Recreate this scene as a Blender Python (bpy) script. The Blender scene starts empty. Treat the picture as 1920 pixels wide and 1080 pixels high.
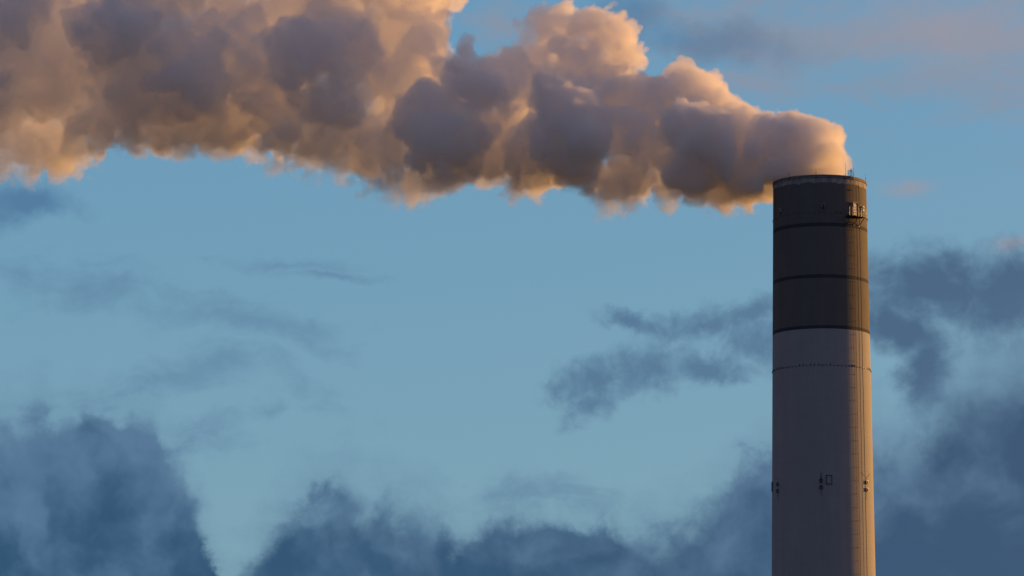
import bpy, bmesh, math, random
import numpy as np
from mathutils import Vector, Matrix

R = math.radians
scene = bpy.context.scene
col = scene.collection
random.seed(11)

# ------------------------------------------------------------------ camera
FPX = 9500.0                       # focal length in pixels of a 1920 wide frame
PITCH = R(9.4)
TOP = 133.0                        # height of the chimney mouth above the ground
DIST = 697.0
CAM = Vector((-585.0 * 706.0 / FPX + 0.43, -DIST, 2.72))
cam_data = bpy.data.cameras.new('camera')
cam_data.sensor_width = 36.0
cam_data.lens = FPX / 1920.0 * 36.0
cam_data.clip_start = 1.0
cam_data.clip_end = 60000.0
cam = bpy.data.objects.new('camera', cam_data)
cam.location = CAM
cam.rotation_euler = (R(90) + PITCH, 0, 0)
col.objects.link(cam)
scene.camera = cam

# ------------------------------------------------------------------ light
SUN_AZ = R(28.0)                   # the sun stands to the right, a little behind the chimney
SUN_EL = R(7.0)
sdir = Vector((math.cos(SUN_AZ) * math.cos(SUN_EL), math.sin(SUN_AZ) * math.cos(SUN_EL), math.sin(SUN_EL)))
sun_data = bpy.data.lights.new('sun', 'SUN')
sun_data.energy = 5.0
sun_data.angle = R(0.5)
sun_data.color = (1.0, 0.48, 0.11)
sun = bpy.data.objects.new('sun', sun_data)
sun.rotation_euler = sdir.to_track_quat('Z', 'Y').to_euler()
sun.location = (200, 100, 300)
col.objects.link(sun)

vs = scene.view_settings
vs.view_transform = 'Standard'
vs.look = 'None'
vs.gamma = 1.0
vs.use_curve_mapping = False
EXPO = 0.3
vs.exposure = EXPO

cy = scene.cycles
cy.max_bounces = 32
cy.diffuse_bounces = 4
cy.volume_bounces = 24
cy.transparent_max_bounces = 64
cy.volume_step_rate = 2.0
cy.volume_max_steps = 1024
cy.use_denoising = True
cy.use_adaptive_sampling = True
cy.adaptive_threshold = 0.02


# ------------------------------------------------------------------ node helpers
class NT:
    def __init__(self, tree):
        self.t = tree
        self.n = tree.nodes
        self.n.clear()

    def new(self, kind, **kw):
        nd = self.n.new(kind)
        for k, v in kw.items():
            setattr(nd, k, v)
        return nd

    def put(self, sock, v):
        if isinstance(v, bpy.types.NodeSocket):
            self.t.links.new(v, sock)
        elif v is not None:
            sock.default_value = v

    def math(self, op, a, b=None, c=None, clamp=False):
        nd = self.new('ShaderNodeMath', operation=op, use_clamp=clamp)
        for i, v in enumerate((a, b, c)):
            self.put(nd.inputs[i], v)
        return nd.outputs[0]

    def vmath(self, op, a, b=None, c=None, scale=None):
        nd = self.new('ShaderNodeVectorMath', operation=op)
        for i, v in enumerate((a, b, c)):
            if v is not None:
                self.put(nd.inputs[i], v)
        if scale is not None:
            self.put(nd.inputs['Scale'], scale)
        return nd.outputs['Value'] if op in ('LENGTH', 'DOT_PRODUCT', 'DISTANCE') else nd.outputs['Vector']

    def xyz(self, x, y, z):
        nd = self.new('ShaderNodeCombineXYZ')
        for i, v in enumerate((x, y, z)):
            self.put(nd.inputs[i], v)
        return nd.outputs[0]

    def sep(self, v):
        nd = self.new('ShaderNodeSeparateXYZ')
        self.put(nd.inputs[0], v)
        return nd.outputs

    def noise(self, vec, scale, detail=4.0, rough=0.55, dist=0.0, lac=2.0, color=False):
        nd = self.new('ShaderNodeTexNoise')
        self.put(nd.inputs['Vector'], vec)
        nd.inputs['Scale'].default_value = scale
        nd.inputs['Detail'].default_value = detail
        nd.inputs['Roughness'].default_value = rough
        nd.inputs['Distortion'].default_value = dist
        nd.inputs['Lacunarity'].default_value = lac
        return nd.outputs['Color'] if color else nd.outputs['Fac']

    def ramp(self, v, a, b, lo=0.0, hi=1.0, smooth=True):
        nd = self.new('ShaderNodeMapRange')
        nd.interpolation_type = 'SMOOTHSTEP' if smooth else 'LINEAR'
        self.put(nd.inputs['Value'], v)
        for k, x in zip(('From Min', 'From Max', 'To Min', 'To Max'), (a, b, lo, hi)):
            self.put(nd.inputs[k], x)
        return nd.outputs['Result']

    def mix(self, f, a, b, blend='MIX'):
        nd = self.new('ShaderNodeMix', data_type='RGBA', blend_type=blend)
        self.put(nd.inputs[0], f)
        self.put(nd.inputs[6], a if isinstance(a, bpy.types.NodeSocket) else (*a, 1.0))
        self.put(nd.inputs[7], b if isinstance(b, bpy.types.NodeSocket) else (*b, 1.0))
        return nd.outputs[2]


# ------------------------------------------------------------------ sky
def lin(r, g, b):
    return tuple(((c / 255.0 + 0.055) / 1.055) ** 2.4 if c > 10 else c / 255.0 / 12.92 for c in (r, g, b))


world = bpy.data.worlds.new('World')
scene.world = world
world.use_nodes = True
W = NT(world.node_tree)
out = W.new('ShaderNodeOutputWorld')
bg = W.new('ShaderNodeBackground')
W.t.links.new(bg.outputs[0], out.inputs['Surface'])
SKY_STRENGTH = 0.12
bg.inputs['Strength'].default_value = SKY_STRENGTH
sky = W.new('ShaderNodeTexSky', sky_type='NISHITA')
sky.sun_disc = False
sky.sun_elevation = SUN_EL
sky.sun_rotation = R(90) - SUN_AZ
sky.altitude = 0.0
sky.air_density = 1.0
sky.dust_density = 0.3
sky.ozone_density = 3.0

d = W.new('ShaderNodeTexCoord').outputs['Generated']
dx, dy, dz = W.sep(d)
az = W.math('ARCTAN2', dx, dy)
el = W.math('ARCSINE', dz)
# the sky's own angular grid: 1 unit = 1/95 radian, x to the right of north, y downwards
U = W.math('MULTIPLY_ADD', az, 95.0, 9.6)
V = W.math('MULTIPLY_ADD', el, -95.0, 5.4 + 95.0 * PITCH)
P = W.xyz(U, V, 0.0)

wn = W.noise(P, 0.55, 5.0, 0.6, color=True)
warp = W.vmath('MULTIPLY_ADD', W.vmath('SUBTRACT', wn, (0.5, 0.5, 0.5)), (1.5, 1.2, 0.0), P)
wn2 = W.noise(P, 2.6, 4.0, 0.62, color=True)
warp2 = W.vmath('MULTIPLY_ADD', W.vmath('SUBTRACT', wn2, (0.5, 0.5, 0.5)), (0.42, 0.42, 0.0), P)
fine = W.math('SUBTRACT', W.noise(P, 1.5, 8.0, 0.6, 0.3), 0.5)
streak = W.math('SUBTRACT', W.noise(W.vmath('MULTIPLY', warp, (1.0, 3.4, 1.0)), 0.6, 6.0, 0.6), 0.5)


def blob(cx, cyy, rx, ry, ang=0.0, src=None):
    """soft ellipse in the sky's angular grid: 1 at its middle, 0 at its rim, negative outside"""
    mp = W.new('ShaderNodeMapping', vector_type='TEXTURE')
    W.put(mp.inputs['Vector'], src if src is not None else warp2)
    mp.inputs['Location'].default_value = (cx / 100, cyy / 100, 0)
    mp.inputs['Rotation'].default_value = (0, 0, R(ang))
    mp.inputs['Scale'].default_value = (rx / 100, ry / 100, 1)
    return W.math('SUBTRACT', 1.0, W.vmath('LENGTH', mp.outputs[0]))


def union(vals):
    v = vals[0]
    for b in vals[1:]:
        v = W.math('SMOOTH_MAX', v, b, 0.25)
    return v


# low cumulus bank: its top edge as a curve over the azimuth
tops = [(-120, 800), (0, 792), (35, 785), (70, 772), (105, 805), (135, 796), (170, 786), (225, 792), (243, 768), (285, 780),
        (300, 822), (330, 856), (356, 920), (374, 975), (392, 1030), (430, 1092), (458, 1066), (500, 1000), (540, 950),
        (590, 922), (650, 905), (690, 932), (716, 912), (745, 942), (825, 960), (858, 1000), (900, 985), (940, 958), (1000, 968),
        (1100, 975), (1200, 985), (1290, 955), (1360, 915), (1395, 865), (1440, 842), (1560, 810), (1640, 795), (1700, 800),
        (1745, 755), (1800, 690), (1850, 655), (1920, 635), (2040, 600)]
fc = W.new('ShaderNodeFloatCurve')
cm = fc.mapping.curves[0]
cm.points[0].location = (0.0, (1200 - tops[0][1]) / 700)
cm.points[1].location = (1.0, (1200 - tops[-1][1]) / 700)
for x, y in tops[1:-1]:
    cm.points.new((x + 120) / 2160, (1200 - y) / 700)
fc.mapping.update()
wx, wy, wz = W.sep(warp2)
W.put(fc.inputs['Value'], W.math('MULTIPLY_ADD', wx, 1 / 21.6, 1.2 / 21.6, clamp=True))
top_y = W.math('MULTIPLY_ADD', fc.outputs[0], -7.0, 12.0)
bank = W.math('SUBTRACT', wy, top_y)                       # > 0 below the bank's top edge
bank = W.math('ADD', W.math('ADD', bank, 0.12), W.math('MULTIPLY', fine, 1.3))
veil_d = W.ramp(W.math('ADD', bank, W.math('MULTIPLY', streak, 1.2)), -1.0, 0.5, 0.0, 0.32)
soft_n = W.ramp(W.noise(P, 0.45, 2.0, 0.5), 0.35, 0.65, 0.3, 1.0)
bank_d = W.ramp(bank, -0.06, W.math('ADD', soft_n, W.ramp(U, 14.5, 17.0, 0.0, 0.9)))

right_hi = union([blob(1760, 545, 190, 95), blob(1900, 560, 190, 105, -8), blob(1690, 620, 150, 60, 15),
                  blob(1740, 700, 60, 90, 20)])
right_d = W.ramp(W.math('ADD', right_hi, fine), -0.15, 0.75)

mid = union([blob(1110, 715, 95, 50, -20), blob(1210, 695, 140, 50, -8), blob(1105, 765, 62, 32, -25), blob(1330, 690, 130, 30, 4),
             blob(1190, 605, 75, 22, 12), blob(1320, 610, 120, 38, -6), blob(1420, 585, 130, 30, -14), blob(1480, 640, 140, 60)])
mid_d = W.ramp(W.math('ADD', mid, W.math('MULTIPLY', fine, 2.0)), -0.3, 0.9)

faint = union([blob(150, 550, 230, 55, 6, warp), blob(420, 600, 260, 45, 10, warp), blob(330, 710, 190, 45, -14, warp), blob(560, 720, 110, 40, 24, warp),
               blob(540, 495, 130, 20, 4, warp), blob(610, 520, 110, 12, 6, warp), blob(400, 820, 90, 40, 0, warp), blob(1040, 940, 130, 45, 5, warp), blob(500, 775, 60, 25, -30, warp)])
faint_d = W.ramp(W.math('ADD', W.math('ADD', faint, W.math('MULTIPLY', streak, 2.8)), W.math('MULTIPLY', fine, 1.6)), -0.35, 1.4)
patch = union([blob(20, 385, 150, 45, 8, warp), blob(-60, 380, 160, 70, 0, warp)])
patch_d = W.ramp(W.math('ADD', patch, fine), -0.1, 0.8)

hi = union([blob(1500, 90, 480, 150, 3, warp), blob(1850, 110, 380, 170, 0, warp), blob(1300, 40, 150, 70, 20, warp), blob(950, 45, 110, 60, 0, warp)])
hi_d = W.ramp(W.math('ADD', hi, W.math('MULTIPLY', streak, 2.2)), 0.0, 1.1)
deep = union([blob(1180, 20, 100, 80, 10, warp), blob(1350, 80, 230, 60, 6, warp)])
deep_d = W.ramp(W.math('ADD', deep, W.math('MULTIPLY', fine, 0.8)), -0.1, 0.9)
warm = union([blob(1800, 60, 330, 130, 5, warp), blob(1720, 350, 90, 30, -10, warp), blob(1900, 465, 60, 30, 0, warp)])
warm_d = W.ramp(W.math('ADD', warm, W.math('MULTIPLY', fine, 0.9)), 0.0, 1.2)

# unseen overcast added to lower the ambient light, away from the window of clear air round north
rear_n = W.noise(d, 2.2, 5.0, 0.55)
ang = W.math('SUBTRACT', dy, W.math('MULTIPLY', W.math('SUBTRACT', rear_n, 0.5), 0.6))
rear_d = W.ramp(ang, 0.93, 0.50, 0.0, 0.97)

S = 2.0 ** -EXPO / SKY_STRENGTH


def c255(r, g, b):
    return tuple(x * S for x in lin(r, g, b))


# Nishita air, mostly mixed over with a set blue gradient
elf = W.ramp(el, R(4.0), R(16.0), smooth=False)
clear = W.mix(elf, c255(130, 167, 179), c255(90, 148, 192))
base = W.mix(0.85, sky.outputs[0], clear)
tone = W.noise(warp, 0.8, 3.0, 0.5)
tone2 = W.math('ADD', W.math('ADD', W.math('MULTIPLY', tone, 0.95), W.math('MULTIPLY', fine, 0.2)), W.math('SUBTRACT', W.ramp(V, 7.0, 11.5, 0.26, -0.1), W.ramp(U, 14.0, 18.5, 0.0, 0.2)))
bank_c = W.mix(W.ramp(tone2, 0.25, 0.75), c255(43, 79, 113), c255(86, 119, 150))
c = W.mix(W.math('MULTIPLY', faint_d, 0.48), base, c255(86, 122, 155))
c = W.mix(W.math('MULTIPLY', patch_d, 0.75), c, c255(72, 112, 150))
c = W.mix(W.math('MULTIPLY', hi_d, 0.88), c, c255(134, 147, 166))
c = W.mix(W.math('MULTIPLY', deep_d, 0.5), c, c255(76, 108, 142))
c = W.mix(W.math('MULTIPLY', warm_d, 0.75), c, c255(152, 150, 162))
c = W.mix(W.math('MULTIPLY', mid_d, 0.76), c, c255(72, 106, 140))
c = W.mix(W.math('MULTIPLY', right_d, 0.88), c, c255(58, 90, 123))
c = W.mix(veil_d, c, c255(84, 118, 150))
c = W.mix(W.math('MULTIPLY', bank_d, 0.94), c, bank_c)
c = W.mix(rear_d, c, c255(94, 105, 134))
# unseen glow added round the sun to warm the lit sides, well outside the clear window
glow = W.math('POWER', W.math('MAXIMUM', W.vmath('DOT_PRODUCT', d, tuple(sdir)), 0.0), 7.0)
c = W.mix(1.0, c, W.mix(glow, (0, 0, 0), tuple(q * S for q in (0.95, 0.44, 0.13))), 'ADD')
W.put(bg.inputs['Color'], c)


# ------------------------------------------------------------------ mesh helpers
def new_obj(name, bm, mats, parent=None, smooth=False):
    me = bpy.data.meshes.new(name)
    bm.to_mesh(me)
    bm.free()
    for m in (mats if isinstance(mats, (list, tuple)) else [mats]):
        me.materials.append(m)
    if smooth:
        for p in me.polygons:
            p.use_smooth = True
    o = bpy.data.objects.new(name, me)
    col.objects.link(o)
    if parent is not None:
        o.parent = parent
    return o


def empty(name, loc=(0, 0, 0), parent=None):
    o = bpy.data.objects.new(name, None)
    o.location = loc
    o.empty_display_size = 0.5
    col.objects.link(o)
    if parent is not None:
        o.parent = parent
    return o


def tag(o, label=None, cat=None, group=None, kind=None):
    for k, v in (('label', label), ('category', cat), ('group', group), ('kind', kind)):
        if v:
            o[k] = v
    return o


def lathe(bm, prof, n=192, a0=0.0, a1=2 * math.pi, closed_prof=False):
    full = abs(a1 - a0 - 2 * math.pi) < 1e-6
    rows = []
    cnt = n if full else n + 1
    for i in range(cnt):
        a = a0 + (a1 - a0) * i / n
        rows.append([bm.verts.new((r * math.sin(a), -r * math.cos(a), z)) for r, z in prof])
    m = len(prof)
    for i in range(n):
        A, B = rows[i], rows[(i + 1) % cnt]
        for j in range(m if closed_prof else m - 1):
            k = (j + 1) % m
            bm.faces.new((A[j], B[j], B[k], A[k]))
    if not full and closed_prof:
        bm.faces.new(rows[0])
        bm.faces.new(list(reversed(rows[-1])))


def tube(bm, pts, r, n=8):
    pts = [Vector(p) for p in pts]
    rings = []
    for i, p in enumerate(pts):
        t = (pts[min(i + 1, len(pts) - 1)] - pts[max(i - 1, 0)]).normalized()
        up = Vector((0, 0, 1)) if abs(t.z) < 0.9 else Vector((0, 1, 0))
        a = t.cross(up).normalized()
        b = t.cross(a).normalized()
        rr = r[i] if isinstance(r, (list, tuple)) else r
        rings.append([bm.verts.new(p + (a * math.cos(q) + b * math.sin(q)) * rr) for q in (2 * math.pi * k / n for k in range(n))])
    for A, B in zip(rings, rings[1:]):
        for k in range(n):
            bm.faces.new((A[k], A[(k + 1) % n], B[(k + 1) % n], B[k]))
    bm.faces.new(list(reversed(rings[0])))
    bm.faces.new(rings[-1])


def box(bm, M, sx, sy, sz, bev=0.0):
    """box of size sx, sy, sz in the frame M (x tangential, y outwards, z up)"""
    geo = bmesh.ops.create_cube(bm, size=1.0, matrix=M @ Matrix.Diagonal((sx, sy, sz, 1)))
    if bev:
        es = list({e for v in geo['verts'] for e in v.link_edges})
        bmesh.ops.bevel(bm, geom=es, offset=bev, segments=1, affect='EDGES')


def ball(bm, c, r):
    bmesh.ops.create_icosphere(bm, subdivisions=2, radius=r, matrix=Matrix.Translation(c))


def rad(z):
    return 6.5 + (TOP - z) * 0.0120


def frame(phi, z, out=0.0):
    """frame on the chimney's skin: x along the skin to the right, y outwards, z up; phi = 0 faces the camera"""
    e = Vector((math.sin(phi), -math.cos(phi), 0))
    t = Vector((math.cos(phi), math.sin(phi), 0))
    M = Matrix(((t.x, e.x, 0, 0), (t.y, e.y, 0, 0), (0, 0, 1, 0), (0, 0, 0, 1)))
    p = e * (rad(z) + out)
    M.translation = (p.x, p.y, z)
    return M


fw = Vector((0, math.cos(PITCH), math.sin(PITCH)))
upv = Vector((0, -math.sin(PITCH), math.cos(PITCH)))


def ray(px, py):
    return (fw + Vector((1, 0, 0)) * ((px - 960) / FPX) + upv * ((540 - py) / FPX)).normalized()


def hit(px, py, out=0.0):
    """angle and height on the chimney's skin met through a measured direction"""
    dd = ray(px, py)
    t, z = 690.0, 100.0
    for _ in range(12):
        r_ = rad(z) + out
        a = dd.x ** 2 + dd.y ** 2
        b = CAM.x * dd.x + CAM.y * dd.y
        cc = CAM.x ** 2 + CAM.y ** 2 - r_ * r_
        disc = max(b * b - a * cc, 0.0)
        t = (-b - math.sqrt(disc)) / a
        p = CAM + dd * t
        z = p.z
    return math.atan2(p.x, -p.y), z


# ------------------------------------------------------------------ materials
def material(name):
    m = bpy.data.materials.new(name)
    m.use_nodes = True
    return m, NT(m.node_tree)


def principled(N):
    o = N.new('ShaderNodeOutputMaterial')
    b = N.new('ShaderNodeBsdfPrincipled')
    N.t.links.new(b.outputs[0], o.inputs['Surface'])
    return b, o


def concrete(name, dark, light, streaks=0.3, joints=0.5, edge=None):
    """cast concrete or paint on it: lift joints, run-off streaks, mottling; edge = (height, colour above) for a ragged paint edge"""
    m, N = material(name)
    b, o = principled(N)
    g = N.new('ShaderNodeTexCoord').outputs['Object']
    x, y, z = N.sep(g)
    a = N.math('ARCTAN2', x, y)
    cyl = N.xyz(N.math('MULTIPLY', a, 6.8), z, 0.0)
    st = N.noise(N.vmath('MULTIPLY', cyl, (2.6, 0.03, 1.0)), 1.0, 6.0, 0.6)
    st2 = N.noise(N.vmath('MULTIPLY', cyl, (0.7, 0.10, 1.0)), 1.0, 5.0, 0.6)
    mot = N.noise(cyl, 0.5, 6.0, 0.65)
    f = N.math('ADD', N.math('MULTIPLY', st, streaks), N.math('ADD', N.math('MULTIPLY', st2, 0.35), N.math('MULTIPLY', mot, 0.4)))
    c_ = N.mix(N.ramp(f, 0.3, 0.95), dark, light)
    lift = N.math('FRACT', N.math('MULTIPLY', z, 1 / 1.2))
    line = N.math('MULTIPLY', N.ramp(N.math('ABSOLUTE', N.math('SUBTRACT', lift, 0.5)), 0.0, 0.05, 1.0, 0.0), joints)
    c_ = N.mix(N.math('MULTIPLY', line, 0.25), c_, tuple(q * 0.6 for q in dark))
    if edge:
        rag = N.math('MULTIPLY', N.math('SUBTRACT', N.noise(N.vmath('MULTIPLY', cyl, (1.0, 0.25, 1.0)), 1.6, 5.0, 0.6), 0.5), 0.9)
        rag2 = N.math('MULTIPLY', N.math('ABSOLUTE', N.math('SUBTRACT', N.noise(N.vmath('MULTIPLY', cyl, (1.0, 0.0, 1.0)), 2.3, 2.0, 0.5), 0.5)), 0.5)
        e = N.math('ADD', z, N.math('ADD', rag, rag2))
        bare = N.mix(N.ramp(N.noise(N.vmath('MULTIPLY', cyl, (1.5, 0.5, 1.0)), 0.8, 4.0, 0.6), 0.35, 0.7), tuple(q * 0.55 for q in edge[1]), edge[1])
        c_ = N.mix(N.ramp(e, edge[0] - 0.03, edge[0] + 0.03), c_, bare)
    N.put(b.inputs['Base Color'], c_)
    N.put(b.inputs['Roughness'], 0.92)
    b.inputs['Specular IOR Level'].default_value = 0.15
    bp = N.new('ShaderNodeBump')
    bp.inputs['Strength'].default_value = 0.55
    bp.inputs['Distance'].default_value = 0.035
    hgt = N.math('ADD', N.math('MULTIPLY', st, 0.9), N.math('MULTIPLY', N.noise(cyl, 6.0, 4.0, 0.6), 0.35))
    N.put(bp.inputs['Height'], N.math('SUBTRACT', hgt, N.math('MULTIPLY', line, 0.25)))
    N.t.links.new(bp.outputs[0], b.inputs['Normal'])
    return m


def simple(name, colr, rough=0.6, metal=0.0, var=0.25):
    m, N = material(name)
    b, o = principled(N)
    g = N.new('ShaderNodeTexCoord').outputs['Object']
    n = N.noise(g, 3.0, 5.0, 0.6)
    N.put(b.inputs['Base Color'], N.mix(n, tuple(q * (1 - var) for q in colr), tuple(min(1, q * (1 + var)) for q in colr)))
    N.put(b.inputs['Roughness'], N.ramp(n, 0.2, 0.8, rough - 0.12, rough + 0.12))
    N.put(b.inputs['Metallic'], metal)
    return m


M_conc = concrete('pale_concrete', (0.30, 0.305, 0.318), (0.385, 0.386, 0.388))
M_grey = concrete('grey_painted_concrete', (0.125, 0.12, 0.115), (0.175, 0.165, 0.155), joints=0.35)
M_top = concrete('grey_paint_worn_at_mouth', (0.12, 0.115, 0.11), (0.17, 0.16, 0.15), joints=0.35, edge=(TOP - 1.10, (0.40, 0.39, 0.37)))
M_band = concrete('dark_blue_band_paint', (0.045, 0.05, 0.062), (0.07, 0.072, 0.082), joints=0.2)
M_steel = simple('dark_steel', (0.05, 0.05, 0.052), 0.55, 0.3)
M_rust = simple('rusty_steel', (0.10, 0.075, 0.055), 0.8, 0.1)
M_galv = simple('galvanised_steel', (0.30, 0.30, 0.31), 0.5, 0.4)
M_white = simple('white_door_paint', (0.46, 0.46, 0.45), 0.55)
M_lamp = simple('pale_lamp_housing', (0.30, 0.295, 0.28), 0.5)
M_dim = simple('darker_lamp_housing', (0.16, 0.155, 0.15), 0.7)  # darker housings of the left and middle lower lamps
M_lens = simple('dark_lamp_glass', (0.02, 0.02, 0.022), 0.15)
M_soot = simple('sooty_flue_lining', (0.03, 0.028, 0.026), 0.95)

# ------------------------------------------------------------------ ground
bm = bmesh.new()
ring = [0.0, 40, 120, 400, 1200, 4000, 12000, 40000]
rows = []
for r_ in ring[1:]:
    rows.append([bm.verts.new((r_ * math.cos(2 * math.pi * k / 64), r_ * math.sin(2 * math.pi * k / 64), 0)) for k in range(64)])
c0 = bm.verts.new((0, 0, 0))
for k in range(64):
    bm.faces.new((c0, rows[0][k], rows[0][(k + 1) % 64]))
    for A, B in zip(rows, rows[1:]):
        bm.faces.new((A[k], B[k], B[(k + 1) % 64], A[(k + 1) % 64]))
mg, N = material('ground_earth_and_grass')
b_, o_ = principled(N)
g_ = N.new('ShaderNodeTexCoord').outputs['Object']
n1 = N.noise(g_, 0.01, 8.0, 0.6)
n2 = N.noise(g_, 0.8, 6.0, 0.6)
N.put(b_.inputs['Base Color'], N.mix(N.ramp(N.math('ADD', N.math('MULTIPLY', n1, 0.7), N.math('MULTIPLY', n2, 0.3)), 0.35, 0.65), (0.03, 0.042, 0.02), (0.06, 0.055, 0.045)))
N.put(b_.inputs['Roughness'], 0.95)
ground = new_obj('ground', bm, mg)
tag(ground, kind='structure')

# ------------------------------------------------------------------ chimney
chimney = empty('chimney')
tag(chimney, 'tall round concrete chimney with dark grey top, three darker bands and a ladder', 'chimney')


def zc(py):
    return hit(1541, py)[1]


b1a, b1b = zc(417.0), zc(424.0)
b2a, b2b = zc(513.9), zc(520.6)
b3a, b3b = zc(609.3), zc(615.7)


def section(name, z1, z0, mat, steps=1, n=224):
    bm = bmesh.new()
    lathe(bm, [(rad(z0 + (z1 - z0) * i / steps), z0 + (z1 - z0) * i / steps) for i in range(steps + 1)], n)
    return new_obj(name, bm, mat, chimney, True)


bm = bmesh.new()
lathe(bm, [(rad(0.6) + 0.6, 0.0), (rad(0.6) + 0.6, 0.5), (rad(0.6) + 0.5, 0.6), (rad(0.6) - 0.05, 0.6)], 96)
new_obj('footing', bm, M_conc, chimney)
tag(section('shaft', b3b, 0.6, M_conc, 40), 'pale concrete lower shaft')
section('painted_band', b3a, b3b, M_band)
section('painted_section', b2b, b3a, M_grey, 8)
section('painted_band', b2a, b2b, M_band)
section('painted_section', b1b, b2a, M_grey, 8)
section('painted_band', b1a, b1b, M_band)
tag(section('painted_section', TOP - 0.28, b1a, M_top, 6), 'grey painted top section, worn bare to pale concrete under the rim')
# rim: coping ring, its lip and a wire hoop just below
bm = bmesh.new()
lathe(bm, [(6.02, TOP - 0.28), (6.515, TOP - 0.28), (6.56, TOP - 0.22), (6.56, TOP - 0.05), (6.50, TOP), (6.02, TOP)], 224, closed_prof=True)
rim = new_obj('rim', bm, simple('weathered_coping', (0.16, 0.15, 0.14), 0.85), chimney)
bm = bmesh.new()
for zz, oo in ((TOP - 0.42, 0.07),):
    lathe(bm, [(rad(zz) + oo + 0.028 * math.cos(q), zz + 0.028 * math.sin(q)) for q in (k * math.pi / 3 for k in range(6))], 192, closed_prof=True)
for k in range(36):
    M = frame(2 * math.pi * k / 36 + 0.03, TOP - 0.42, 0.035)
    box(bm, M, 0.07, 0.09, 0.09)
new_obj('lightning_ring', bm, M_steel, chimney)
bm = bmesh.new()
lathe(bm, [(6.018, TOP - 0.02), (6.018, TOP - 0.5), (5.95, TOP - 12.0), (0.02, TOP - 12.0)], 96)
new_obj('flue_lining', bm, M_soot, chimney)

# rows of bolts round the shaft, each a part
rb = random.Random(5)
for pyc, cnt, sz in ((684.3, 78, 0.17), (398.6, 54, 0.12)):
    z_ = zc(pyc)
    kinds = []
    for wide, spike in ((1.2, False), (1.0, True), (0.95, False), (1.45, False)):
        bm = bmesh.new()
        box(bm, frame(0.0, z_, 0.04), sz * wide, 0.12, sz * 0.62, 0.015)
        if spike:
            box(bm, frame(0.0, z_ + sz * 0.31 + 0.1, 0.03), 0.06, 0.08, 0.2)
        bo = new_obj('bolt', bm, M_steel, chimney)
        kinds.append(bo)
    used = set()
    for k in range(cnt):
        ph = 2 * math.pi * (k + 0.5) / cnt - math.pi
        if abs(ph) > R(97):                               # nothing of the far side shows
            continue
        j = rb.randrange(4)
        o = kinds[j] if j not in used else kinds[j].copy()
        if j in used:
            col.objects.link(o)
            o.parent = chimney
        used.add(j)
        o.rotation_euler = (0, 0, ph + rb.uniform(-0.006, 0.006))

# ladder with standoffs, from the ground over the rim
LPH = R(38.2)
lad = None
bm = bmesh.new()
for s in (-1, 1):
    tube(bm, [(frame(LPH, z, 0.20) @ Vector((s * 0.23, 0, 0))) for z in [2.0 + (TOP - 2.0 + 0.15) * i / 30 for i in range(31)]], 0.024, 6)
ladder = new_obj('ladder', bm, M_rust, chimney)
bm = bmesh.new()
z = 2.3
while z < TOP:
    M = frame(LPH, z, 0.20)
    tube(bm, [M @ Vector((-0.23, 0, 0)), M @ Vector((0.23, 0, 0))], 0.014, 5)
    z += 0.3
tag(new_obj('rung', bm, M_rust, ladder), kind='stuff')
bm = bmesh.new()
z = TOP - 1.95
i = 0
while z > 3:
    M = frame(LPH, z, 0.10)
    if i < 3:
        box(bm, M @ Matrix.Translation((-0.12, 0.0, 0)), 0.87, 0.2, 0.06)
    else:
        for s in (-0.23, 0.23):
            box(bm, M @ Matrix.Translation((s, 0.0, 0)), 0.03, 0.2, 0.03)
    z -= 1.85
    i += 1
tag(new_obj('standoff', bm, M_rust, ladder), kind='stuff')
for s, off, top in ((-1, -0.42, 0.78), (1, 0.26, 0.74)):
    bm = bmesh.new()
    M = frame(LPH, TOP, 0.0)
    pts = [M @ Vector((off - 0.09, 0.05, -0.1)), M @ Vector((off - 0.09, 0.05, top - 0.06)), M @ Vector((off - 0.05, 0.05, top)), M @ Vector((off + 0.05, 0.05, top)),
           M @ Vector((off + 0.09, 0.05, top - 0.06)), M @ Vector((off + 0.09, 0.05, -0.1))]
    tube(bm, pts, 0.022, 6)
    new_obj('grab_hoop', bm, M_rust, ladder)
bm = bmesh.new()
M = frame(LPH, TOP, 0.02)
tube(bm, [M @ Vector((-0.02, 0.06, -0.35)), M @ Vector((-0.02, 0.06, 0.86))], 0.05, 8)
box(bm, M @ Matrix.Translation((-0.02, 0.06, 0.76)), 0.17, 0.17, 0.2, 0.02)
ball(bm, M @ Vector((-0.02, 0.06, 0.95)), 0.075)
new_obj('top_post', bm, M_steel, chimney)

# lightning rods on the rim
for px, top_px, thick in ((1451.5, 337.5, .016), (1477.4, 325.0, .02), (1525.5, 319.5, .02), (1580.3, 307.0, .022), (1596.7, 308.0, .022), (1620.9, 330.0, .016)):
    sx = (px - 1537.4) / 87.4
    ph = math.asin(max(-0.985, min(0.985, sx)))
    base = frame(ph, TOP - 0.45, 0.09).translation
    ybase = 328.3 + 18 * (1 - math.cos(ph))
    hgt = (ybase - top_px) * 0.0763
    lean = 0.10 if px == 1596.7 else 0.0
    bm = bmesh.new()
    tip = Vector((base.x - lean, base.y, TOP + hgt))
    tube(bm, [base, Vector((base.x, base.y, TOP + 0.2)), tip], [thick * 1.5, thick * 1.3, thick * 0.8], 6)
    ball(bm, (base.x, base.y, TOP + 0.22), 0.065)
    box(bm, frame(ph, TOP - 0.42, 0.05), 0.12, 0.12, 0.16)
    new_obj('lightning_rod', bm, M_steel, chimney)

# down cables along the skin
for dphi, r_ in ((R(47.5), 0.013), (R(53.0), 0.018)):
    bm = bmesh.new()
    tube(bm, [frame(dphi, z, 0.025).translation for z in [0.6 + (TOP - 1.1 - 0.6) * i / 24 for i in range(25)]], r_, 6)
    new_obj('down_cable', bm, M_rust, chimney)

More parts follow.
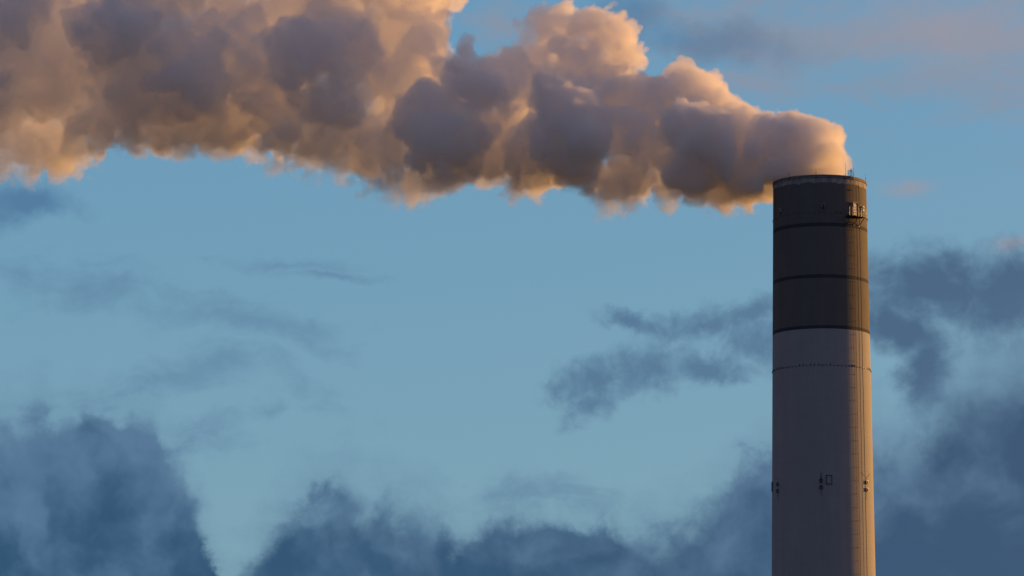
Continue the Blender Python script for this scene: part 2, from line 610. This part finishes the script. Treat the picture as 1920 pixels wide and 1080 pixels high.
# service platform with door
DECK = hit(1590, 403.5, 0.5)[1]
platform = empty('service_platform', (0, 0, 0), chimney)
p0, p1 = R(29.0), R(53.0)


def arc_pts(r_, n=13, z=0.0):
    return [(r_ * math.sin(p0 + (p1 - p0) * i / (n - 1)), -r_ * math.cos(p0 + (p1 - p0) * i / (n - 1)), z) for i in range(n)]


RI, RO = rad(DECK) + 0.02, rad(DECK) + 1.05
bm = bmesh.new()
lathe(bm, [(RI, DECK - 0.06), (RO, DECK - 0.06), (RO, DECK + 0.0), (RI, DECK + 0.0)], 14, p0, p1, True)
lathe(bm, [(RO + 0.002, DECK - 0.10), (RO + 0.04, DECK - 0.10), (RO + 0.04, DECK + 0.01), (RO + 0.002, DECK + 0.01)], 14, p0, p1, True)
new_obj('deck', bm, simple('black_grating', (0.018, 0.017, 0.016), 0.8), platform)
bm = bmesh.new()
for hz in (0.38, 0.74, 1.1):
    pts = [frame(p0, DECK, 0.1).translation + Vector((0, 0, hz))] + [Vector(q) + Vector((0, 0, DECK + hz)) for q in arc_pts(RO + 0.03)] + [frame(p1, DECK, 0.1).translation + Vector((0, 0, hz))]
    tube(bm, pts, 0.024, 6)
new_obj('handrail', bm, M_galv, platform)
for k in range(7):
    a = p0 + (p1 - p0) * k / 6
    bm = bmesh.new()
    p = Vector(((RO + 0.03) * math.sin(a), -(RO + 0.03) * math.cos(a), DECK))
    tube(bm, [p - Vector((0, 0, 0.1)), p + Vector((0, 0, 1.12))], 0.026, 6)
    new_obj('railing_post', bm, M_galv, platform)
for a in (p0 + 0.03, (p0 + p1) / 2, p1 - 0.03):
    bm = bmesh.new()
    e = Vector((math.sin(a), -math.cos(a), 0))
    zl = DECK - 1.15
    tube(bm, [e * (RO - 0.05) + Vector((0, 0, DECK - 0.1)), e * (rad(zl) + 0.03) + Vector((0, 0, zl))], 0.05, 6)
    tube(bm, [e * (RI + 0.02) + Vector((0, 0, DECK - 0.1)), e * (RO - 0.05) + Vector((0, 0, DECK - 0.1))], 0.045, 6)
    box(bm, frame(a, zl, 0.02), 0.2, 0.06, 0.3)
    new_obj('brace', bm, M_steel, platform)

dph = hit(1603.0, 388)[0]
door = empty('door', (0, 0, 0), chimney)
bm = bmesh.new()
box(bm, frame(dph, DECK + 0.97, 0.06), 0.98, 0.05, 1.86, 0.01)
for q in (-0.25, 0.25):
    box(bm, frame(dph, DECK + 0.97 + q * 1.7, 0.09), 0.7, 0.02, 0.66, 0.006)
new_obj('door_leaf', bm, M_white, door)
bm = bmesh.new()
for s in (-1, 1):
    box(bm, frame(dph, DECK + 0.97, 0.09) @ Matrix.Translation((s * 0.56, 0, 0)), 0.10, 0.22, 1.98)
box(bm, frame(dph, DECK + 2.0, 0.09), 1.22, 0.24, 0.09)
new_obj('door_frame', bm, M_steel, door)
bm = bmesh.new()
M = frame(dph, DECK + 0.62, 0.14)
box(bm, M @ Matrix.Translation((0.34, 0.02, 0)), 0.14, 0.08, 0.16, 0.02)
new_obj('handle', bm, M_lamp, door)


# warning lamps
def warning_lamp(ph, z, w=0.42, h=0.62, hood=True):
    """pale box housing on a bracket with a dark round lens"""
    r_ = empty('warning_lamp', (0, 0, 0), chimney)
    bm = bmesh.new()
    for s in (-1, 1):
        box(bm, frame(ph, z, 0.17) @ Matrix.Translation((s * w * 0.44, 0, 0)), w * 0.14, 0.3, h)
    box(bm, frame(ph, z + h * 0.47, 0.175), w * 1.04, 0.36, h * 0.1)
    box(bm, frame(ph, z, 0.04), w * 0.9, 0.06, h * 0.9)
    new_obj('housing', bm, M_lamp, r_)
    bm = bmesh.new()
    box(bm, frame(ph, z - h * 0.24, 0.2), w * 0.66, 0.26, h * 0.42, 0.03)
    ball(bm, frame(ph, z + h * 0.08, 0.2).translation, w * 0.2)
    new_obj('lens', bm, M_lens, r_)
    bm = bmesh.new()
    box(bm, frame(ph, z - h * 0.55, 0.1), w * 0.8, 0.2, 0.06)
    tube(bm, [frame(ph, z - h * 0.55, 0.08).translation, frame(ph, z - h * 1.5, 0.02).translation], 0.02, 5)
    new_obj('bracket', bm, M_steel, r_)
    return r_


for px, py in ((1464.3, 394.5), (1543.2, 386.0), (1615.6, 392.0)):
    ph, z = hit(px, py)
    warning_lamp(ph, z)
# the lower ring of lamps, two above each other
for px, py0, py1, kind in ((1459.0, 908.0, 920.3, 'l'), (1539.6, 901.0, 913.2, 'c'), (1624.2, 904.6, 918.4, 'r')):
    ph, z0 = hit(px, py0)
    _, z1 = hit(px, py1)
    for z in (z0, z1):
        r_ = empty('warning_lamp', (0, 0, 0), chimney)
        bm = bmesh.new()
        box(bm, frame(ph, z - 0.02, 0.03), 0.42, 0.05, 0.44)
        for s in (-1, 1):
            box(bm, frame(ph, z, 0.12) @ Matrix.Translation((s * 0.2, 0, 0)), 0.04, 0.2, 0.42)
        box(bm, frame(ph, z + 0.21, 0.13), 0.46, 0.24, 0.04)
        box(bm, frame(ph, z - 0.22, 0.14), 0.48, 0.28, 0.045)
        new_obj('housing', bm, M_lamp if kind == 'r' else M_dim, r_)
        bm = bmesh.new()
        tube(bm, [frame(ph, z - 0.24, 0.2).translation, frame(ph, z - 0.05, 0.2).translation, frame(ph, z + 0.1, 0.2).translation], [0.12, 0.11, 0.04], 10)
        new_obj('lens', bm, M_lens, r_)
    bm = bmesh.new()
    tube(bm, [frame(ph, z1 - 0.3, 0.03).translation, frame(ph, z1 - 1.4, 0.02).translation], 0.015, 5)
    new_obj('lamp_cable', bm, M_steel, chimney)
    bm = bmesh.new()
    M = frame(ph, z0 + 0.3, 0.05)
    if kind == 'c':
        tube(bm, [M @ Vector((0, 0.02, 0)), M @ Vector((0, 0, 0.35)), M @ Vector((0, 0, 1.0))], [0.08, 0.05, 0.015], 6)
    else:
        tube(bm, [M.translation, frame(ph, z0 + 0.62, 0.03).translation], 0.018, 5)
        for s in ((-1, 1) if kind == 'r' else (-1,)):
            n_ = 8
            tube(bm, [frame(ph + s * 0.165 * i / n_, z0 + 0.62 + 0.72 * i / n_, 0.03).translation for i in range(n_ + 1)], 0.016, 5)
    new_obj('lamp_stay', bm, M_steel, chimney)
# hatch beside the middle lamps, and its twin seen edge-on
for ph, z in (hit(1554.4, 899.3), (R(-84.0), hit(1451.5, 911)[1])):
    hatch = empty('hatch', (0, 0, 0), chimney)
    bm = bmesh.new()
    box(bm, frame(ph, z, 0.03), 0.66, 0.06, 1.08)
    new_obj('hatch_leaf', bm, M_conc, hatch)
    bm = bmesh.new()
    for s in (-1, 1):
        box(bm, frame(ph, z, 0.055) @ Matrix.Translation((s * 0.37, 0, 0)), 0.08, 0.11, 1.1)
    for s in (-1, 1):
        box(bm, frame(ph, z + s * 0.59, 0.06), 0.83, 0.13, 0.085)
    new_obj('hatch_frame', bm, M_steel, hatch)

# ------------------------------------------------------------------ smoke plume
PXM = 0.0749                        # metres per measured unit at the chimney


def wpt(px, py, yy=0.0):
    """point at depth yy (metres beyond the chimney's axis) in a measured direction"""
    dd = ray(px, py)
    return CAM + dd * ((yy - CAM.y) / dd.y)


# puffs: px, py, radius, depth in metres (minus = nearer the camera)
puffs = [
    (1522, 272, 62, 0), (1496, 262, 60, -1), (1500, 305, 74, 0), (1440, 268, 64, -1), (1470, 325, 56, -1), (1540, 322, 40, 0), (1535, 345, 50, 0), (1556, 322, 34, 0), (1548, 288, 42, 0), (1480, 240, 44, 1), (1500, 350, 44, 0),
    (1400, 318, 66, -2), (1372, 255, 68, -1), (1330, 268, 74, -4), (1355, 300, 60, -3), (1420, 350, 30, 1), (1425, 240, 40, 2),
    (1300, 188, 72, 4), (1345, 215, 60, 3), (1262, 200, 62, 4), (1385, 235, 45, 3),
    (1290, 318, 56, -3), (1225, 285, 50, -1), (1310, 325, 55, -3), (1362, 372, 34, 2), (1318, 352, 34, 4), (1438, 366, 24, 6), (1405, 372, 28, 5), (1455, 350, 30, 6), (1356, 398, 16, 2), (1285, 245, 56, -4), (1265, 345, 35, 2),
    (1190, 322, 56, 1), (1162, 362, 34, 4), (1158, 388, 15, 4), (1185, 250, 66, 0), (1205, 195, 62, 2), (1130, 335, 38, 3),
    (1148, 90, 62, 5), (1180, 102, 42, 3), (1120, 150, 72, 2), (1150, 170, 60, 1),
    (1040, 47, 60, 8), (1062, 122, 66, 6), (1092, 34, 46, 6), (1130, 60, 50, 5), (1014, 124, 54, 7),
    (1062, 232, 86, -6), (1022, 185, 58, -6), (1075, 298, 54, -4), (1110, 190, 50, -3), (1000, 285, 66, -2), (1003, 350, 26, 5), (1030, 330, 26, 4), (1065, 330, 18, 3),
    (892, 162, 66, -5), (925, 240, 70, 1), (955, 155, 62, 2), (845, 262, 72, -5), (940, 295, 50, 0),
    (820, 318, 50, 0), (785, 350, 34, 5), (845, 345, 24, 4), (770, 376, 15, 5), (735, 275, 60, 0), (712, 215, 52, 4), (690, 295, 42, 3), (800, 225, 66, -4),
    (770, 75, 106, 5), (722, 150, 78, 3), (192, 127, 70, 3), (125, 222, 55, 3), (622, 268, 45, 3), (764, 292, 45, 2), (838, 175, 50, 3), (765, -30, 100, 6), (640, 60, 82, -3), (568, 95, 76, -6), (498, 60, 24, -8),
    (670, 260, 68, 0), (715, 325, 40, 3), (640, 312, 30, 4), (620, 195, 74, -4), (555, 190, 54, -3), (580, 275, 40, -2), (520, 230, 72, -2), (500, 150, 98, 0), (440, 80, 98, 2), (540, 10, 90, 4),
    (430, 215, 72, 0), (400, 250, 40, 3), (340, 225, 64, 2), (292, 268, 32, 5), (330, 130, 108, -3),
    (250, 170, 98, -1), (220, 60, 98, -5), (175, 225, 74, 0), (110, 275, 64, 4), (60, 245, 90, 3), (80, 130, 108, 0),
    (-20, 285, 60, 4), (-30, 170, 118, 0), (0, 40, 108, -3), (120, 20, 108, 2),
    (300, -60, 108, 0), (420, -70, 108, 2), (640, -80, 108, 0), (180, -90, 108, 0), (50, -90, 108, 2), (-60, -60, 108, 0), (530, -80, 100, 3),
]
# the plume's ragged underside: many small tufts along its lower edge
under = [(-80, 330), (0, 335), (60, 335), (110, 335), (150, 310), (200, 280), (250, 286), (290, 298), (340, 288), (420, 288), (480, 300), (540, 312),
         (590, 312), (615, 335), (660, 352), (720, 370), (770, 388), (800, 372), (850, 356), (900, 342), (950, 354), (1000, 378), (1030, 362),
         (1070, 348), (1110, 366), (1150, 400), (1180, 392), (1220, 376), (1260, 374), (1300, 378), (1330, 398), (1355, 412), (1385, 396), (1420, 384), (1450, 382)]
ru = random.Random(3)
upx = -70.0
while upx < 1440:
    e_ = float(np.interp(upx, [q[0] for q in under], [q[1] for q in under]))
    r_ = ru.uniform(17, 27)
    puffs.append((upx, e_ - r_ * 0.75 + ru.uniform(-8, 3), r_, ru.uniform(0, 5)))
    r_ = ru.uniform(24, 36)
    puffs.append((upx + 8, e_ - 14 - r_ * 0.9, r_, ru.uniform(-1, 5)))
    upx += ru.uniform(15, 24)
VOX = 0.2
pmin = np.array([-123.0, -17.0, TOP - 8.5])
npts = np.array([660, 185, 238])
pmax = pmin + VOX * (npts - 1)


def build_density():
    nx, ny, nz = (int(q) for q in npts)
    rng = np.random.default_rng(7)

    def interp_matrix(n, cell):
        m = int(math.ceil(n * VOX / cell)) + 4
        t = np.arange(n) * VOX / cell + 1.0
        i = np.floor(t).astype(int)
        f = t - i
        Wm = np.zeros((n, m), np.float32)
        w4 = ((1 - f) ** 3 / 6, (3 * f ** 3 - 6 * f ** 2 + 4) / 6, (-3 * f ** 3 + 3 * f ** 2 + 3 * f + 1) / 6, f ** 3 / 6)
        for k, w in enumerate(w4):
            Wm[np.arange(n), i - 1 + k] += w
        return Wm

    def vnoise(cell, sx=1.0, sy=1.0, sz=1.0):
        """smooth noise on the grid, about unit deviation"""
        A, B, C_ = (interp_matrix(n, cell * s) for n, s in ((nx, sx), (ny, sy), (nz, sz)))
        g = rng.standard_normal((A.shape[1], B.shape[1], C_.shape[1])).astype(np.float32)
        g = np.tensordot(A, g, (1, 0))
        g = np.einsum('bj,ajk->abk', B, g, optimize=True)
        g = g @ C_.T
        return (g / 0.33).astype(np.float32)

    xs = (pmin[0] + VOX * np.arange(nx)).astype(np.float32)
    ys = (pmin[1] + VOX * np.arange(ny)).astype(np.float32)
    zs = (pmin[2] + VOX * np.arange(nz)).astype(np.float32)
    # swirl the space the puffs live in
    n_big = [vnoise(5.5) for _ in range(3)]
    n_mid = [vnoise(2.0) for _ in range(3)]
    age = np.clip((-xs - 2.0) / 40.0, 0.12, 1.4).astype(np.float32)[:, None, None]
    X = xs[:, None, None] + age * (0.7 * n_big[0]) + np.sqrt(age) * 0.34 * n_mid[0]
    Y = ys[None, :, None] + age * (0.7 * n_big[1]) + np.sqrt(age) * 0.34 * n_mid[1]
    Z = zs[None, None, :] + age * (0.6 * n_big[2]) + np.sqrt(age) * 0.32 * n_mid[2]
    del n_big, n_mid

    def front(dep):
        return dep * 0.85 if dep < 0 else dep

    def lean(px):
        return 5.0 * min(1.0, max(0.0, (1490 - px) / 90.0)) if px > 900 else 5.0

    sph = []
    for (px, py, r_, dep) in puffs:
        grow = 1.0 + max(0.0, (1500 - px)) / 1500 * 0.7
        c_ = wpt(px, py, (front(dep) + lean(px)) * grow)
        rm = r_ * PXM
        sph.append((c_.x, c_.y, c_.z, rm * 0.87, 0))
        if r_ > 45:                                      # fill the body's depth
            for s in ((1,) if dep > -2 or px < 1450 and dep >= -3 else (-0.4, 1)):
                dd = rng.uniform(0.55, 0.95) * rm * s
                q = wpt(px + rng.uniform(-14, 14), py + rng.uniform(-8, 12), (front(dep) + lean(px)) * grow + dd)
                sph.append((q.x, q.y, q.z, rm * rng.uniform(0.72, 0.86), 0))
    kids = []
    for (x, y, z, r_, lev) in sph:
        n = int(5 + r_ * 3.0)
        for _ in range(n):
            v = rng.standard_normal(3)
            v /= np.linalg.norm(v)
            rr = r_ * rng.uniform(0.24, 0.48)
            p = np.array((x, y, z)) + v * (r_ - rr * rng.uniform(0.15, 0.65))
            kids.append((*p, rr, 1))
    grand = []
    for (x, y, z, r_, lev) in kids:
        for _ in range(4):
            v = rng.standard_normal(3)
            v /= np.linalg.norm(v)
            rr = r_ * rng.uniform(0.28, 0.5)
            p = np.array((x, y, z)) + v * (r_ - rr * rng.uniform(0.15, 0.6))
            grand.append((*p, rr, 2))
    D = np.full((nx, ny, nz), 3.0, np.float32)
    for (x, y, z, r_, lev) in sph + kids + grand:
        m = r_ + 2.2
        lo = np.maximum(np.floor((np.array((x, y, z)) - m - pmin) / VOX).astype(int), 0)
        hi_ = np.minimum(np.ceil((np.array((x, y, z)) + m - pmin) / VOX).astype(int) + 1, npts)
        if (hi_ <= lo).any():
            continue
        s = tuple(slice(a, b) for a, b in zip(lo, hi_))
        dist = np.sqrt((X[s] - x) ** 2 + (Y[s] - y) ** 2 + (Z[s] - z) ** 2) - r_
        k = (0.4, 0.18, 0.10)[lev]
        cur = D[s]
        h = np.clip(0.5 + 0.5 * (cur - dist) / k, 0, 1)
        D[s] = cur + (dist - cur) * h - k * h * (1 - h)
    del X, Y, Z
    # billows, then ragged erosion, stronger on the underside and downwind
    b1 = np.abs(vnoise(2.6))
    b2 = np.abs(vnoise(1.2))
    D -= np.sqrt(age) * (0.60 * (b1 - 0.8) + 0.44 * (b2 - 0.8))
    del b1, b2
    D -= np.sqrt(age) * 0.32 * vnoise(3.6)
    D -= np.sqrt(age) * 0.2 * (np.abs(vnoise(0.6)) - 0.8)
    f1 = vnoise(1.7, 0.9, 1.0, 1.3)
    f2 = vnoise(0.75)
    f3 = vnoise(0.42)
    # height of the plume's underside along its length
    px_of_x = xs / PXM + 1537.5
    base_px = np.interp(px_of_x, [-100, 0, 110, 200, 300, 400, 600, 780, 900, 1000, 1160, 1260, 1360, 1450, 1480, 1700],
                        [330, 320, 300, 262, 265, 262, 290, 335, 330, 335, 350, 350, 360, 350, 420, 420])
    zb = TOP + (337 - base_px) * PXM
    low = np.clip((zb[:, None, None] + 1.6 - zs[None, None, :]) / 3.0, 0, 1).astype(np.float32)
    low *= np.clip((1455 - px_of_x) / 60, 0, 1).astype(np.float32)[:, None, None]
    ero = (0.50 * f1 + 0.46 * f2 + 0.42 * f3)
    D = np.maximum(D + low * (-0.10 + 1.15 * ero) + (1 - low) * np.sqrt(age) * (0.10 * f1 + 0.10 * f2 + 0.06 * f3), D - 0.8)
    soft = 0.34 + 0.9 * low + 0.25 * np.clip(age - 0.6, 0, 1)
    t = np.clip(-D / soft, 0, 1)
    dens = t * t * (3 - 2 * t)
    dens *= (1.0 - 0.62 * low) * np.interp(px_of_x, [0, 500, 1000, 1400, 1500], [0.30, 0.38, 0.62, 0.95, 1.0]).astype(np.float32)[:, None, None]
    # inside the flue and outside its wall
    xx, yy_ = xs[:, None], ys[None, :]
    rr = np.sqrt(xx ** 2 + yy_ ** 2)
    below = zs < TOP + 0.1
    mask = np.ones((nx, ny, nz), np.float32)
    mask[:, :, below] = np.where((rr > 5.9) & (rr < 6.75), 0.0, 1.0)[:, :, None]
    lowz = zs < TOP - 1.5
    mask[:, :, lowz] *= np.where(rr < 6.2, 0.0, 1.0)[:, :, None]
    front = (xx > -8.0) & (yy_ < 4.0) & (rr > 5.9)
    mask[:, :, zs < TOP + 0.3] *= np.where(front, 0.0, 1.0)[:, :, None]
    dens *= mask
    # keep only the smoke that hangs together with the column over the mouth
    nb = [int(math.ceil(q / 4)) for q in npts]
    pad = np.zeros([q * 4 for q in nb], bool)
    pad[:nx, :ny, :nz] = dens > 0.03
    blk = pad.reshape(nb[0], 4, nb[1], 4, nb[2], 4).any(axis=(1, 3, 5))
    reach = np.zeros_like(blk)
    seed = tuple(int((v - pmin[i]) / VOX / 4) for i, v in enumerate((-3.0, 0.0, TOP + 4.0)))
    reach[seed] = True
    while True:
        n0 = reach.sum()
        for _ in range(8):
            r2 = reach.copy()
            for ax in range(3):
                a_ = [slice(None)] * 3
                b_ = [slice(None)] * 3
                a_[ax], b_[ax] = slice(1, None), slice(None, -1)
                r2[tuple(a_)] |= reach[tuple(b_)]
                r2[tuple(b_)] |= reach[tuple(a_)]
            reach = r2 & blk
        if reach.sum() == n0:
            break
    dens *= np.repeat(np.repeat(np.repeat(reach, 4, 0), 4, 1), 4, 2)[:nx, :ny, :nz]
    dens[0] = dens[-1] = 0
    dens[:, 0] = dens[:, -1] = 0
    dens[:, :, 0] = dens[:, :, -1] = 0
    return dens


dens = build_density()
N_ALL = int(npts.prod())
me = bpy.data.meshes.new('smoke_plume')
me.vertices.add(N_ALL)
gx, gy, gz = (pmin[i] + VOX * np.arange(npts[i]) for i in range(3))
co = np.empty((*npts, 3), np.float32)
co[..., 0] = gx[:, None, None]
co[..., 1] = gy[None, :, None]
co[..., 2] = gz[None, None, :]
me.vertices.foreach_set('co', co.ravel())
del co
at = me.attributes.new('smoke', 'FLOAT', 'POINT')
at.data.foreach_set('value', np.ascontiguousarray(dens, dtype=np.float32).ravel())
del dens

SMOKE_DENSITY = 0.85
mv, N = material('smoke_body')
N.n.clear()
o_ = N.new('ShaderNodeOutputMaterial')
pv = N.new('ShaderNodeVolumePrincipled')
pv.inputs['Color'].default_value = (0.996, 0.989, 0.983, 1)
pv.inputs['Density'].default_value = SMOKE_DENSITY
pv.inputs['Density Attribute'].default_value = 'density'
pv.inputs['Anisotropy'].default_value = -0.15
N.t.links.new(pv.outputs[0], o_.inputs['Volume'])
mv.cycles.volume_interpolation = 'LINEAR'

ms, N = material('smoke_skin')
N.n.clear()
o_ = N.new('ShaderNodeOutputMaterial')
tr = N.new('ShaderNodeBsdfTransparent')
df = N.new('ShaderNodeBsdfDiffuse')
df.inputs['Color'].default_value = (0.8, 0.79, 0.78, 1)
tl = N.new('ShaderNodeBsdfTranslucent')
tl.inputs['Color'].default_value = (0.8, 0.79, 0.78, 1)
mx0 = N.new('ShaderNodeMixShader')
mx0.inputs[0].default_value = 0.5
N.t.links.new(df.outputs[0], mx0.inputs[1])
N.t.links.new(tl.outputs[0], mx0.inputs[2])
mx = N.new('ShaderNodeMixShader')
mx.inputs[0].default_value = 0.02
N.t.links.new(tr.outputs[0], mx.inputs[1])
N.t.links.new(mx0.outputs[0], mx.inputs[2])
N.t.links.new(mx.outputs[0], o_.inputs['Surface'])

grid = bpy.data.objects.new('smoke_grid', me)          # data only: the density field read below


def field_group(name, finish):
    """node group: the density field as a volume, handed on by FINISH"""
    ng = bpy.data.node_groups.new(name, 'GeometryNodeTree')
    ng.interface.new_socket('Geometry', in_out='INPUT', socket_type='NodeSocketGeometry')
    ng.interface.new_socket('Geometry', in_out='OUTPUT', socket_type='NodeSocketGeometry')
    G = NT(ng)
    G.new('NodeGroupInput')
    go = G.new('NodeGroupOutput')
    oi = G.new('GeometryNodeObjectInfo')
    oi.inputs['Object'].default_value = grid
    pos = G.new('GeometryNodeInputPosition').outputs[0]
    scl = tuple(float(q) for q in (npts - 1) / (pmax - pmin))
    comp = G.sep(G.vmath('MULTIPLY', G.vmath('SUBTRACT', pos, tuple(float(v) for v in pmin)), scl))
    ints = []
    for i in range(3):
        fi = G.new('FunctionNodeFloatToInt', rounding_mode='ROUND')
        G.put(fi.inputs[0], comp[i])
        ints.append(fi.outputs[0])

    def imath(op, a, b):
        nd = G.new('FunctionNodeIntegerMath', operation=op)
        G.put(nd.inputs[0], a)
        G.put(nd.inputs[1], b)
        return nd.outputs[0]

    idx = imath('ADD', imath('MULTIPLY', imath('ADD', imath('MULTIPLY', ints[0], int(npts[1])), ints[1]), int(npts[2])), ints[2])
    na = G.new('GeometryNodeInputNamedAttribute', data_type='FLOAT')
    na.inputs['Name'].default_value = 'smoke'
    si = G.new('GeometryNodeSampleIndex', data_type='FLOAT', domain='POINT', clamp=True)
    G.put(si.inputs['Geometry'], oi.outputs['Geometry'])
    G.put(si.inputs['Value'], na.outputs[0])
    G.put(si.inputs['Index'], idx)
    vc = G.new('GeometryNodeVolumeCube')
    G.put(vc.inputs['Density'], si.outputs[0])
    vc.inputs['Min'].default_value = tuple(float(v) for v in pmin)
    vc.inputs['Max'].default_value = tuple(float(v) for v in pmax)
    for i, k in enumerate(('Resolution X', 'Resolution Y', 'Resolution Z')):
        vc.inputs[k].default_value = int(npts[i])
    last = vc.outputs[0]
    if finish == 'mesh':
        vm = G.new('GeometryNodeVolumeToMesh', resolution_mode='GRID')
        G.put(vm.inputs['Volume'], last)
        vm.inputs['Threshold'].default_value = 0.12
        vm.inputs['Adaptivity'].default_value = 0.15
        ss = G.new('GeometryNodeSetShadeSmooth')
        G.put(ss.inputs['Geometry'], vm.outputs[0])
        last = ss.outputs[0]
    sm = G.new('GeometryNodeSetMaterial')
    G.put(sm.inputs['Geometry'], last)
    sm.inputs['Material'].default_value = ms if finish == 'mesh' else mv
    G.put(go.inputs[0], sm.outputs[0])
    return ng


skin = bpy.data.meshes.new('smoke_plume')
skin.materials.append(ms)
plume = bpy.data.objects.new('smoke_plume', skin)
col.objects.link(plume)
tag(plume, 'thick billowing orange and grey smoke drifting left from the chimney mouth', 'smoke plume')
plume.modifiers.new('smoke', 'NODES').node_group = field_group('smoke_skin', 'mesh')
vol = bpy.data.volumes.new('smoke_body')
vol.materials.append(mv)
body = bpy.data.objects.new('smoke_body', vol)
col.objects.link(body)
body.parent = plume
body.modifiers.new('smoke', 'NODES').node_group = field_group('smoke_body', 'volume')
